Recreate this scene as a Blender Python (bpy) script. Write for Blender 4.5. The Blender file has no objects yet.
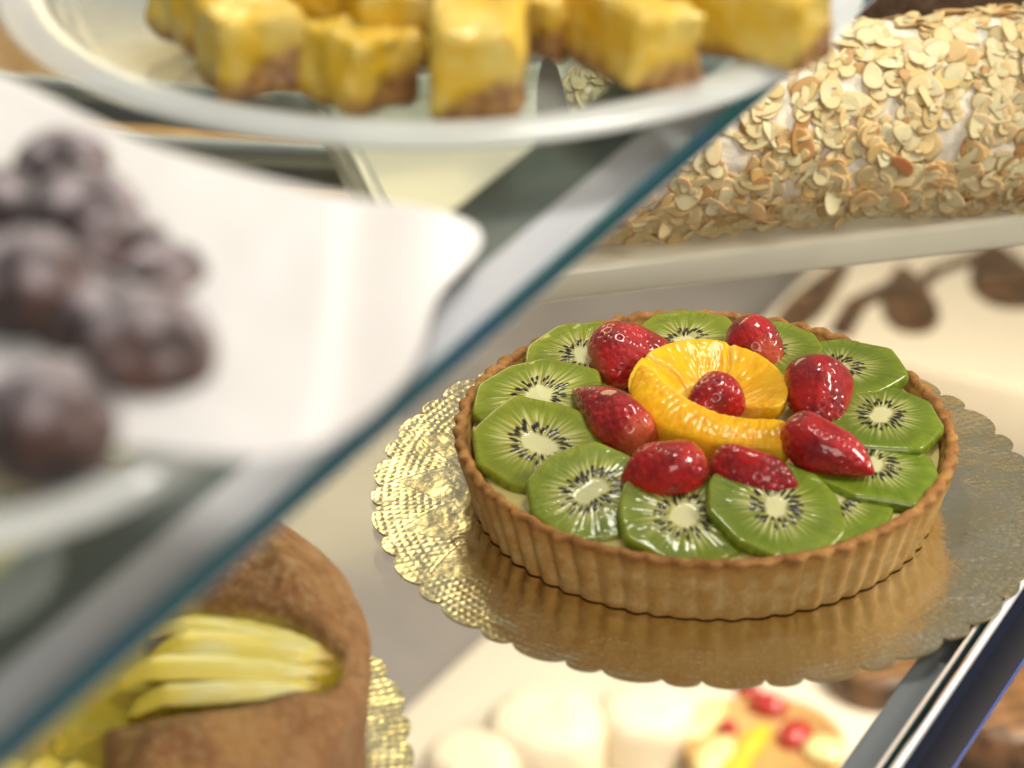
import bpy, math
import numpy as np
from mathutils import Matrix, Vector

S = 0.01                                   # all measures below are centimetres
sc = bpy.context.scene
COL = sc.collection
rng = np.random.default_rng(7)
R_ = math.radians

# ------------------------------------------------------------------ camera
PITCH = 0.513822
CAM = np.array([-7.71987, -98.26116, 60.63874])
FPX = 2844.4
def at(px, py, h):
    """point at height h (cm) that lies on the sight line of a picture point"""
    fw = np.array([0, math.cos(PITCH), -math.sin(PITCH)]); up = np.array([0, math.sin(PITCH), math.cos(PITCH)])
    r = fw + np.array([1, 0, 0]) * (px - 512) / FPX - up * (py - 384) / FPX
    return CAM + r * (h - CAM[2]) / r[2]

cd = bpy.data.cameras.new('camera'); cam = bpy.data.objects.new('camera', cd); COL.objects.link(cam)
cam.location = CAM * S
cam.rotation_euler = (math.pi / 2 - PITCH, 0, 0)
cd.lens = 100; cd.sensor_width = 36; cd.clip_start = 0.02; cd.clip_end = 50
cd.dof.use_dof = True; cd.dof.focus_distance = 1.175; cd.dof.aperture_fstop = 7.1; cd.dof.aperture_blades = 9
sc.camera = cam

# ------------------------------------------------------------------ numpy noise
_T = rng.random((64, 64, 64))
def vnoise(p):
    p = np.asarray(p, float); i = np.floor(p).astype(int); f = p - i; f = f * f * (3 - 2 * f)
    out = 0
    for dx in (0, 1):
        for dy in (0, 1):
            for dz in (0, 1):
                w = (f[..., 0] if dx else 1 - f[..., 0]) * (f[..., 1] if dy else 1 - f[..., 1]) * (f[..., 2] if dz else 1 - f[..., 2])
                out = out + w * _T[(i[..., 0] + dx) & 63, (i[..., 1] + dy) & 63, (i[..., 2] + dz) & 63]
    return out * 2 - 1
def fbm(p, o=4):
    s, a = 0, 1.0
    for k in range(o):
        s = s + a * vnoise(p * 2 ** k + 17.3 * k); a *= .5
    return s / 1.9
def sstep(a, b, x):
    t = np.clip((x - a) / (b - a), 0, 1); return t * t * (3 - 2 * t)
def mix(a, b, t):
    t = np.asarray(t)[..., None]; return np.asarray(a) * (1 - t) + np.asarray(b) * t

# ------------------------------------------------------------------ mesh helpers
def mesh_obj(name, V, Fc, mat, parent=None, smooth=True, col=None, loc=None, mats=None, fmat=None, mesh_only=False):
    me = bpy.data.meshes.new(name)
    V = np.asarray(V, float) * S
    if isinstance(Fc, np.ndarray):
        n, k = Fc.shape
        me.vertices.add(len(V)); me.vertices.foreach_set('co', V.ravel())
        me.loops.add(n * k); me.loops.foreach_set('vertex_index', Fc.ravel().astype(np.int32))
        me.polygons.add(n); me.polygons.foreach_set('loop_start', np.arange(n, dtype=np.int32) * k)
        me.update(calc_edges=True)
    else:
        me.from_pydata(V.tolist(), [], Fc); me.update()
    me.validate()
    for m in (mats or [mat]): me.materials.append(m)
    if smooth: me.polygons.foreach_set('use_smooth', np.ones(len(me.polygons), bool))
    if fmat is not None: me.polygons.foreach_set('material_index', np.asarray(fmat, np.int32))
    if col is not None:
        a = me.color_attributes.new('Col', 'FLOAT_COLOR', 'POINT')
        c = np.ones((len(V), 4)); c[:, :3] = col; a.data.foreach_set('color', c.ravel())
    if mesh_only: return me
    return link(name, me, parent, loc)
def link(name, me, parent=None, loc=None):
    o = bpy.data.objects.new(name, me); COL.objects.link(o)
    if parent is not None: o.parent = parent
    if loc is not None: o.location = np.asarray(loc) * S
    return o
def tag(o, label, cat, group=None):
    o['label'] = label; o['category'] = cat
    if group: o['group'] = group
    return o
def thing(name, label, cat, loc=(0, 0, 0), rz=0, group=None):
    o = bpy.data.objects.new(name, None); COL.objects.link(o); o.empty_display_size = .02
    o.location = np.asarray(loc) * S; o.rotation_euler = (0, 0, rz)
    return tag(o, label, cat, group)
def grid_f(nu, nv, wu=False, wv=False):
    """quads of an nu x nv vertex grid (u is the slow index)"""
    u = np.arange(nu if wu else nu - 1); v = np.arange(nv if wv else nv - 1)
    U, W = np.meshgrid(u, v, indexing='ij'); U2 = (U + 1) % nu; W2 = (W + 1) % nv
    return np.stack([U * nv + W, U2 * nv + W, U2 * nv + W2, U * nv + W2], -1).reshape(-1, 4)
def add_mod(o, kind, **kw):
    m = o.modifiers.new(kind.lower(), kind)
    for k, v in kw.items(): setattr(m, k, v)
    return o
def box_mesh(x0, x1, y0, y1, z0, z1):
    V = [(x, y, z) for z in (z0, z1) for y in (y0, y1) for x in (x0, x1)]
    return V, [(0, 2, 3, 1), (4, 5, 7, 6), (0, 1, 5, 4), (1, 3, 7, 5), (3, 2, 6, 7), (2, 0, 4, 6)]
def box(name, x0, x1, y0, y1, z0, z1, mat, parent=None, bev=0, seg=3):
    V, Fc = box_mesh(x0, x1, y0, y1, z0, z1)
    o = mesh_obj(name, V, Fc, mat, parent, smooth=bev > 0)
    if bev: add_mod(o, 'BEVEL', width=bev * S, segments=seg, limit_method='ANGLE')
    return o
def prism(name, outline, z0, z1, mat, parent=None, bev=0):
    n = len(outline); V = [(x, y, z0) for x, y in outline] + [(x, y, z1) for x, y in outline]
    Fc = [tuple(range(n - 1, -1, -1)), tuple(range(n, 2 * n))] + [(i, (i + 1) % n, (i + 1) % n + n, i + n) for i in range(n)]
    o = mesh_obj(name, V, Fc, mat, parent, smooth=bev > 0)
    if bev: add_mod(o, 'BEVEL', width=bev * S, segments=3, limit_method='ANGLE')
    return o
def sphere_dirs(nu, nv):
    th = np.linspace(0, math.pi, nv); ph = np.linspace(0, 2 * math.pi, nu, endpoint=False)
    P, T = np.meshgrid(ph, th, indexing='ij')
    return np.stack([np.sin(T) * np.cos(P), np.sin(T) * np.sin(P), np.cos(T)], -1).reshape(-1, 3), grid_f(nu, nv, wu=True)[:, ::-1].copy()

# ------------------------------------------------------------------ node helpers
class X:
    def __init__(s, t, k): s.t, s.k = t, k
    def _m(s, op, *o):
        n = s.t.nodes.new('ShaderNodeMath'); n.operation = op
        for i, v in enumerate((s,) + o):
            if isinstance(v, X): s.t.links.new(v.k, n.inputs[i])
            else: n.inputs[i].default_value = v
        return X(s.t, n.outputs[0])
    def __add__(s, o): return s._m('ADD', o)
    def __sub__(s, o): return s._m('SUBTRACT', o)
    def __mul__(s, o): return s._m('MULTIPLY', o)
    def sin(s): return s._m('SINE')
    def abs(s): return s._m('ABSOLUTE')
    def frac(s): return s._m('FRACT')
    def gt(s, v): return s._m('GREATER_THAN', v)
    def pow(s, v): return s._m('POWER', v)
    def max(s, v): return s._m('MAXIMUM', v)
    def min(s, v): return s._m('MINIMUM', v)
    def ramp(s, a, b, c=0., d=1.):
        n = s.t.nodes.new('ShaderNodeMapRange'); n.interpolation_type = 'SMOOTHSTEP'
        s.t.links.new(s.k, n.inputs[0])
        for i, v in enumerate((a, b, c, d)): n.inputs[i + 1].default_value = v
        return X(s.t, n.outputs[0])
class M:
    """a material with a Principled surface and short-hands for its nodes"""
    def __init__(s, name, **kw):
        s.m = bpy.data.materials.new(name); s.m.use_nodes = True; s.t = s.m.node_tree
        s.b = s.t.nodes['Principled BSDF']; s.set(**kw)
    def set(s, **kw):
        for k, v in kw.items():
            i = s.b.inputs[{'color': 'Base Color', 'rough': 'Roughness', 'metal': 'Metallic', 'coat': 'Coat Weight', 'coatr': 'Coat Roughness',
                            'sss': 'Subsurface Weight', 'sscale': 'Subsurface Scale', 'srad': 'Subsurface Radius', 'spec': 'Specular IOR Level',
                            'trans': 'Transmission Weight', 'ior': 'IOR', 'normal': 'Normal', 'sheen': 'Sheen Weight'}[k]]
            if isinstance(v, X): s.t.links.new(v.k, i)
            elif isinstance(v, tuple) and len(v) == 3 and k == 'color': i.default_value = (*v, 1)
            else: i.default_value = v
        return s
    def obj(s, scale=100.):
        n = s.t.nodes.new('ShaderNodeTexCoord'); v = s.t.nodes.new('ShaderNodeVectorMath'); v.operation = 'SCALE'
        s.t.links.new(n.outputs['Object'], v.inputs[0]); v.inputs['Scale'].default_value = scale
        return v.outputs[0]
    def xyz(s):
        n = s.t.nodes.new('ShaderNodeSeparateXYZ'); s.t.links.new(s.obj(), n.inputs[0]); return [X(s.t, o) for o in n.outputs]
    def noise(s, scale, detail=4, rough=.55, dist=0., vec=None):
        n = s.t.nodes.new('ShaderNodeTexNoise'); s.t.links.new(vec or s.obj(), n.inputs['Vector'])
        n.inputs['Scale'].default_value = scale; n.inputs['Detail'].default_value = detail
        n.inputs['Roughness'].default_value = rough; n.inputs['Distortion'].default_value = dist
        return X(s.t, n.outputs[0])
    def voro(s, scale, feature='F1'):
        n = s.t.nodes.new('ShaderNodeTexVoronoi'); n.feature = feature; s.t.links.new(s.obj(), n.inputs['Vector'])
        n.inputs['Scale'].default_value = scale; return X(s.t, n.outputs['Distance'])
    def vcol(s):
        n = s.t.nodes.new('ShaderNodeAttribute'); n.attribute_name = 'Col'; return X(s.t, n.outputs['Color'])
    def mix(s, f, a, b, mode='MIX'):
        n = s.t.nodes.new('ShaderNodeMix'); n.data_type = 'RGBA'; n.blend_type = mode
        for i, v in ((0, f), (6, a), (7, b)):
            if isinstance(v, X): s.t.links.new(v.k, n.inputs[i])
            else: n.inputs[i].default_value = v if i == 0 else (*v, 1)
        return X(s.t, n.outputs[2])
    def bump(s, h, dist=.05, strength=1., normal=None):
        n = s.t.nodes.new('ShaderNodeBump'); s.t.links.new(h.k, n.inputs['Height'])
        n.inputs['Distance'].default_value = dist * S; n.inputs['Strength'].default_value = strength
        if normal: s.t.links.new(normal.k, n.inputs['Normal'])
        return X(s.t, n.outputs[0])

def thin_glass(name, tint, gloss=1.0, rough=.02):
    """clear sheet: tinted see-through plus a Fresnel mirror"""
    m = bpy.data.materials.new(name); m.use_nodes = True; t = m.node_tree; t.nodes.clear()
    o = t.nodes.new('ShaderNodeOutputMaterial'); mx = t.nodes.new('ShaderNodeMixShader'); tr = t.nodes.new('ShaderNodeBsdfTransparent')
    g = t.nodes.new('ShaderNodeBsdfGlossy'); f = t.nodes.new('ShaderNodeFresnel')
    tr.inputs[0].default_value = (*tint, 1); g.inputs['Roughness'].default_value = rough; f.inputs[0].default_value = 1.5
    mm = t.nodes.new('ShaderNodeMath'); mm.operation = 'MULTIPLY'; mm.inputs[1].default_value = gloss
    ge_ = t.nodes.new('ShaderNodeNewGeometry'); mr = t.nodes.new('ShaderNodeMapRange'); mr.inputs[3].default_value = 1.5; mr.inputs[4].default_value = 1 / 1.5
    t.links.new(ge_.outputs['Backfacing'], mr.inputs[0]); t.links.new(mr.outputs[0], f.inputs[0])   # same mirror strength from inside and outside
    t.links.new(f.outputs[0], mm.inputs[0]); t.links.new(mm.outputs[0], mx.inputs[0])
    t.links.new(tr.outputs[0], mx.inputs[1]); t.links.new(g.outputs[0], mx.inputs[2]); t.links.new(mx.outputs[0], o.inputs[0])
    return m
def milky(name, colr, amount, rough=.15, tint=(.97, .965, .94)):
    """translucent plastic or frosted glass: part see-through, part scattering"""
    w = M(name, color=colr, rough=rough, coat=.25, coatr=.12); t = w.t
    tr = t.nodes.new('ShaderNodeBsdfTransparent'); tr.inputs[0].default_value = (*tint, 1)
    mx = t.nodes.new('ShaderNodeMixShader'); mx.inputs[0].default_value = amount
    o = [n for n in t.nodes if n.type == 'OUTPUT_MATERIAL'][0]
    t.links.new(tr.outputs[0], mx.inputs[1]); t.links.new(w.b.outputs[0], mx.inputs[2]); t.links.new(mx.outputs[0], o.inputs[0])
    w.set(normal=w.bump(w.noise(1.2, 3), .02, .35))
    return w.m

# ------------------------------------------------------------------ materials
def mk_crust():
    m = M('baked_shortcrust', rough=.6, sss=.08, sscale=.003)
    n = m.noise(9, 6, .65); c = m.mix(n.ramp(.35, .7), (.9, .86, .8), (1.08, 1.06, 1.0))
    m.set(color=m.mix(1., m.vcol(), c, 'MULTIPLY'), normal=m.bump(m.noise(4.5, 6, .75), .10, .8))
    return m.m
def mk_vcol(name, rough, coat=0., coatr=.05, bs=10, bd=.03, bst=.5, sss=0., sscale=.004, srad=(1, .5, .25), spec=.5):
    m = M(name, rough=rough, spec=spec, coat=coat, coatr=coatr, sss=sss, sscale=sscale, srad=srad)
    m.set(color=m.vcol(), normal=m.bump(m.noise(bs, 4), bd, bst)); return m.m
CRUST = mk_crust()
KIWI = mk_vcol('glazed_kiwi_flesh', .35, .65, .05, 4, .07, .5, .2, .004, (.6, 1, .2), .2)
BERRY = mk_vcol('glazed_strawberry_flesh', .4, .9, .08, 5, .14, .6, .06, .002, (1, .12, .08), .2)
ORANGE = mk_vcol('glazed_orange_pulp', .45, .35, .10, 7, .05, .5, .2, .004, (1, .6, .1), .2)
cu = M('pastry_custard', color=(.72, .60, .22), rough=.35, coat=.8, coatr=.06, sss=.2, sscale=.004); cu.set(normal=cu.bump(cu.noise(2.2, 3), .08, .6)); CUSTARD = cu.m

def mk_gold(name):
    m = M(name, metal=1., rough=.22)
    x, y, z = m.xyz()
    r = (x * x + y * y).pow(.5); th = y._m('ARCTAN2', x)
    zone = r.ramp(10.4, 10.7) * r.ramp(13.6, 13.4)
    w = m.noise(1.5, 2)
    beads = ((r * 19. + w * 3.).sin() * 0.5 + .5) * ((th * 230. + w * 4.).sin() * .5 + .5)
    star = (th * (22 / (2 * math.pi))).frac() * 2. - 1.
    tri = star.abs() * 2.1 + r - 12.6
    line = tri.abs().ramp(.14, .02)
    inside = tri.ramp(.02, -.02)
    circ = (r - 10.7).abs().ramp(.12, .02) + (r - 13.05).abs().ramp(.10, .02)
    h = (beads * (inside * -1. + 1.) * (m.noise(.8, 2).ramp(.35, .65, .45, 1.)) + line * .35) * zone
    crinkle = m.noise(.6, 3, .5)
    fine = m.noise(5., 3, .6)
    b1 = m.bump(crinkle, .3, .35); b2 = m.bump(fine, .02, .28, b1)
    m.set(normal=m.bump(h, .03, .42, b2), color=m.mix(m.noise(.35, 2).ramp(.35, .65), (.87, .77, .47), (.91, .84, .60)), rough=fine.ramp(.2, .8, .14, .24) + zone * .05)
    return m.m
GOLD = mk_gold('embossed_gold_foil_card')
ge = M('gold_card_edge', color=(.75, .62, .32), rough=.45, metal=.6); GOLD_EDGE = ge.m

GLASS = thin_glass('clear_shelf_glass', (.95, .965, .955), .5, .08)
DISH_GLASS = milky('frosted_dish_glass', (.80, .86, .84), .22, .1, (.90, .95, .93))
DISH_RIM = milky('thick_dish_rim_glass', (.86, .90, .89), .5, .1)
TEAL = M('green_polished_glass_edge', color=(.015, .11, .13), rough=.3, spec=.25)
TEAL.set(color=TEAL.mix(TEAL.noise(.12, 2).ramp(.35, .65), (.010, .085, .085), (.016, .08, .13))); TEAL = TEAL.m
ALU = M('brushed_aluminium', color=(.86, .83, .92), metal=0., rough=.4)
_v = ALU.t.nodes.new('ShaderNodeMapping'); _v.inputs['Scale'].default_value = (8, .15, 8); ALU.t.links.new(ALU.obj(), _v.inputs[0])
ALU.set(normal=ALU.bump(ALU.noise(3, 4, vec=_v.outputs[0]), .03, .35)); ALU = ALU.m
ALU_DARK = M('grey_anodised_strip', color=(.22, .23, .25), rough=.35).m
DARK_STRIP = M('dark_olive_strip', color=(.13, .155, .145), rough=.5).m
PALE_BEV = M('tan_highlight_chamfer', color=(.62, .54, .46), rough=.3).m  # tan highlight along the bevel, put into its colour
CHROME = M('white_highlight_lip', color=(.88, .88, .90), rough=.25).m  # the chrome's white highlight is put into this base colour
DARKBAR = M('dark_mirror_bar_face', color=(.012, .016, .03), rough=.3, spec=.05).m
BLUEEDGE = M('blue_film_edge', color=(.10, .15, .48), rough=.3).m
ACRYL = milky('milky_acrylic', (.86, .84, .70), .72, .18)
ACRYL_RIM = milky('clear_acrylic_lip', (.85, .86, .78), .55, .08)

# ------------------------------------------------------------------ world and lamps
w = bpy.data.worlds.new('World'); sc.world = w; w.use_nodes = True
nt = w.node_tree; bg = nt.nodes['Background']
tc = nt.nodes.new('ShaderNodeTexCoord'); sp = nt.nodes.new('ShaderNodeSeparateXYZ'); cr = nt.nodes.new('ShaderNodeValToRGB')
nt.links.new(tc.outputs['Generated'], sp.inputs[0]); nt.links.new(sp.outputs['Z'], cr.inputs[0]); nt.links.new(cr.outputs[0], bg.inputs[0])
els = cr.color_ramp.elements
els[0].position = 0.; els[0].color = (.34, .31, .28, 1)
els[1].position = .30; els[1].color = (.50, .48, .48, 1)
e = els.new(.55); e.color = (.62, .61, .62, 1); e = els.new(1.); e.color = (1.0, .97, .92, 1)
bg.inputs[1].default_value = .38
def lamp(name, loc, target, power, sx, sy, colr=(1, .93, .82)):
    l = bpy.data.lights.new(name, 'AREA'); l.shape = 'RECTANGLE'; l.size = sx * S; l.size_y = sy * S; l.energy = power; l.color = colr
    o = bpy.data.objects.new(name, l); COL.objects.link(o); o.location = np.asarray(loc) * S
    d = Vector(np.asarray(target, float) - np.asarray(loc, float)); o.rotation_euler = d.to_track_quat('-Z', 'Y').to_euler(); return o
lamp('case_lamp_above', (20, 25, 130), (0, 5, 0), 13, 50, 26)
lamp('rear_gold_fill', (-38, 88, 48), (-10, 0, 0), 2.1, 44, 26, (1, .80, .40))  # area light added behind so the gold board glows at its left
lamp('shop_lamp_right', (88, 8, 52), (4, -4, 2), 8, 30, 24, (1, .9, .76))
lamp('front_fill', (15, -150, 75), (0, 0, 2), 10, 90, 60, (1, .90, .78))  # broad fill added from the viewing side
lamp('back_fill', (-60, 150, 20), (-48, 185, -70), 7, 50, 30, (1, .86, .64))  # fill added to brighten the back of the case
lamp('lower_fill', (48, 70, -4), (14, 70, -50), 12., 40, 12, (1, .87, .70))  # warm fill added to brighten the lower level at the right

# ------------------------------------------------------------------ setting
fl = M('pale_case_floor', rough=.45); fl.set(color=fl.mix(fl.noise(.05, 3).ramp(.3, .7), (.24, .215, .20), (.33, .30, .28)))
o = mesh_obj('case_floor', [(-160, -60, -75.02), (160, -60, -75.02), (160, 220, -75.02), (-160, 220, -75.02)], [(0, 1, 2, 3)], fl.m); o['kind'] = 'structure'
bw = M('case_back_wall', rough=.5); bw.set(color=bw.mix(bw.noise(.04, 3).ramp(.3, .7), (.30, .24, .18), (.50, .44, .38)))
o = mesh_obj('back_wall', [(-160, 220, -75.02), (160, 220, -75.02), (160, 220, 60), (-160, 220, 60)], [(0, 1, 2, 3)], bw.m); o['kind'] = 'structure'

# ------------------------------------------------------------------ glass shelves: local +y runs along the front edge, -x is into the case
AZ = -R_(28.05)
UZ = 25.2                                  # top of the upper shelf
def shelf(label, origin, z, y0, y1, depth, th, strip):
    t = thing('glass_shelf', label, 'shelf', (origin[0], origin[1], z), AZ)
    c = .10
    V = [(0, y0, 0), (0, y1, 0), (0, y1, th - c), (0, y0, th - c), (-c, y0, th), (-c, y1, th), (-depth, y0, th), (-depth, y1, th), (-depth, y0, 0), (-depth, y1, 0)]
    mesh_obj('pane', [V[i] for i in (4, 5, 7, 6, 0, 1, 9, 8)], [(0, 1, 2, 3), (4, 7, 6, 5)], GLASS, t, smooth=False)
    mesh_obj('polished_edge', V[:4], [(0, 1, 2, 3)], TEAL, t, smooth=False)
    mesh_obj('chamfer', [V[i] for i in (3, 2, 5, 4)], [(0, 1, 2, 3)], PALE_BEV if strip < 1.5 else TEAL, t, smooth=False)
    box('support_strip', -strip - .35, -.35, y0, y1, -.5, -.02, ALU if strip > 1.5 else ALU_DARK, t, .08)
    if strip > 1.5: box('dark_strip', -strip - 2.8, -strip - .37, y0, y1, -.45, -.03, DARK_STRIP, t, .08)  # plain dark strip beside the support strip
    return t
shelf('upper clear glass shelf with blurred teal front edge crossing the picture diagonally', at(873, 0, UZ - .68), UZ - .68, -75, 45, 48, .68, 1.95)
shelf('lower clear glass shelf that carries the fruit tart on its gold board', at(880, 768, -.1), -.8, -45, 110, 75, .75, 1.25)
RO = at(891, 768, 0); t = thing('front_rail', 'dark mirror rail with a bright chrome lip in front of the lower shelf edge', 'rail', (RO[0], RO[1], 0), AZ)
box('bar', .0, .55, -45, 110, -3.4, -.36, DARKBAR, t, .05)
box('chrome_lip', -.02, .22, -45, 110, -.36, .0, CHROME, t, .12)
box('blue_edge', .0, .58, -45, 110, -3.65, -3.4, BLUEEDGE, t, .03)

# ------------------------------------------------------------------ gold boards
def gold_board(label, loc, rz, warp):
    t = thing('gold_cake_board', label, 'cake board', loc, rz, 'scalloped gold boards under the cakes')
    n, m = 1020, 46
    th = np.linspace(0, 2 * math.pi, n, endpoint=False)
    k = 22; ph = (th * k / (2 * math.pi)) % 1.0
    # wide and narrow scallops by turns
    wide = ph < .63
    q = np.where(wide, ph / .63, (ph - .63) / .37)
    lobe = np.where(wide, .62, .42) * np.sqrt(np.clip(1 - (2 * q - 1) ** 2, 0, 1)) + np.where(wide, 0, .16)
    Rm = 12.98 + lobe
    rr = np.linspace(0.02, 1, m)
    Rg = Rm[:, None] * rr[None, :] if False else (rr[None, :] * 12.6 + sstep(.9, 1., rr)[None, :] * (Rm[:, None] - 12.6))
    z = .16 + warp * (Rg / 13.) ** 6 * (1 + .6 * np.sin(3 * th + 1))[:, None]
    V = np.stack([Rg * np.cos(th)[:, None], Rg * np.sin(th)[:, None], z], -1)
    top = mesh_obj('foil_face', V.reshape(-1, 3), grid_f(n, m, wu=True)[:, ::-1].copy(), GOLD, t)
    e = np.stack([np.stack([Rm * np.cos(th), Rm * np.sin(th), z[:, -1]], -1), np.stack([(Rm - .02) * np.cos(th), (Rm - .02) * np.sin(th), z[:, -1] - .13], -1)], 1)
    b = np.concatenate([e.reshape(-1, 3), [[0, 0, .03]]]); f = [tuple(q) for q in grid_f(n, 2, wu=True)[:, ::-1].tolist()] + [(((i + 1) % n) * 2 + 1, i * 2 + 1, 2 * n) for i in range(n)]
    mesh_obj('card_edge', b, f, GOLD_EDGE, t)
    return t
gold_board('gold scalloped foil cake board under the kiwi and strawberry tart', (.15, -.1, 0), R_(4), .05)
gold_board('gold scalloped foil cake board peeking out from under the apple cake', (-24.75, -17.9, 0), R_(11), .08)

# ------------------------------------------------------------------ the fruit tart
TZ = .2
tart = thing('fruit_tart', 'round fluted shortcrust tart topped with kiwi, strawberries and orange', 'tart', (0, 0, TZ))
def make_crust():
    N = 61; n = N * 12; th = np.linspace(0, 2 * math.pi, n, endpoint=False)
    lobe = np.sqrt(np.sin(th * N / 2 + .35 * np.sin(3 * th + 1) + .3 * np.sin(7 * th)) ** 2 + .03)
    jit = 1 + .5 * vnoise(np.stack([np.cos(th) * 6, np.sin(th) * 6, th * 0], -1))
    circ = np.stack([np.cos(th), np.sin(th), th * 0], -1)
    topz = 3.0 + .10 * fbm(circ * 5 + 3, 3) + .05 * lobe
    prof = []                                               # (radius, height, flute strength, brownness)
    for a in np.linspace(0, 1, 16):
        prof.append((9.25 + .75 * a, 0.02 + a * 2.82, .17 * (.75 + .25 * a), .24 + .55 * max(0, a - .72) / .28 + .25 * max(0, .12 - a) / .12, a))
    for a in np.linspace(0.15, 1, 9):
        g = a * math.pi
        prof.append((9.78 + .24 * math.cos(g), 2.84 + .20 * math.sin(g), .16 * (1 - .55 * a), .8, 1))
    for a in np.linspace(.1, 1, 6):
        prof.append((9.54 - .35 * a, 2.84 - 1.0 * a, .07, .55 - .2 * a, 1))
    prof.append((9.0, .3, 0, .3, 0)); prof.append((.01, .3, 0, .3, 0))
    V, Cc = [], []
    for r, z, fl_, br, a in prof:
        rr = r + fl_ * jit * (lobe - .6) * 1.3
        zz = z + (topz - 3.04) * a
        P = np.stack([rr * np.cos(th), rr * np.sin(th), zz], -1)
        nz = fbm(P * 2.2, 4); P[:, :2] *= (1 + .0050 * fbm(P * 3.1 + 9, 3))[:, None]
        if r > 8: P[:, 2] += (.085 * nz + .05 * fbm(P * 5, 3)) * (1 if a > .9 else 0)
        b = np.clip(br + .30 * nz + .16 * fbm(P * 6, 3) + (.42 * (lobe - .62) * (.55 + .45 * np.cos(th - .2)) if z < 2.8 else .1), 0, 1)  # flute browning; its fade to the left imitates softer light there
        c = mix(mix((.90, .65, .29), (.70, .40, .11), sstep(.02, .42, b)), (.33, .135, .028), sstep(.5, 1.05, b))
        V.append(P); Cc.append(c)
    V = np.stack(V, 1); Cc = np.stack(Cc, 1)
    mesh_obj('crust', V.reshape(-1, 3), grid_f(n, len(prof), wu=True), CRUST, tart, col=Cc.reshape(-1, 3))
make_crust()
th = np.linspace(0, 2 * math.pi, 160, endpoint=False); rr = np.linspace(.01, 9.32, 30)
RR, TT = np.meshgrid(rr, th); Pz = 2.52 + .16 * (1 - (RR / 9.3) ** 2)
V = np.stack([RR * np.cos(TT), RR * np.sin(TT), Pz], -1); V[..., 2] += .05 * fbm(V * .9, 3)
mesh_obj('custard', V.reshape(-1, 3), grid_f(160, 30, wu=True)[:, ::-1].copy(), CUSTARD, tart)

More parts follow.
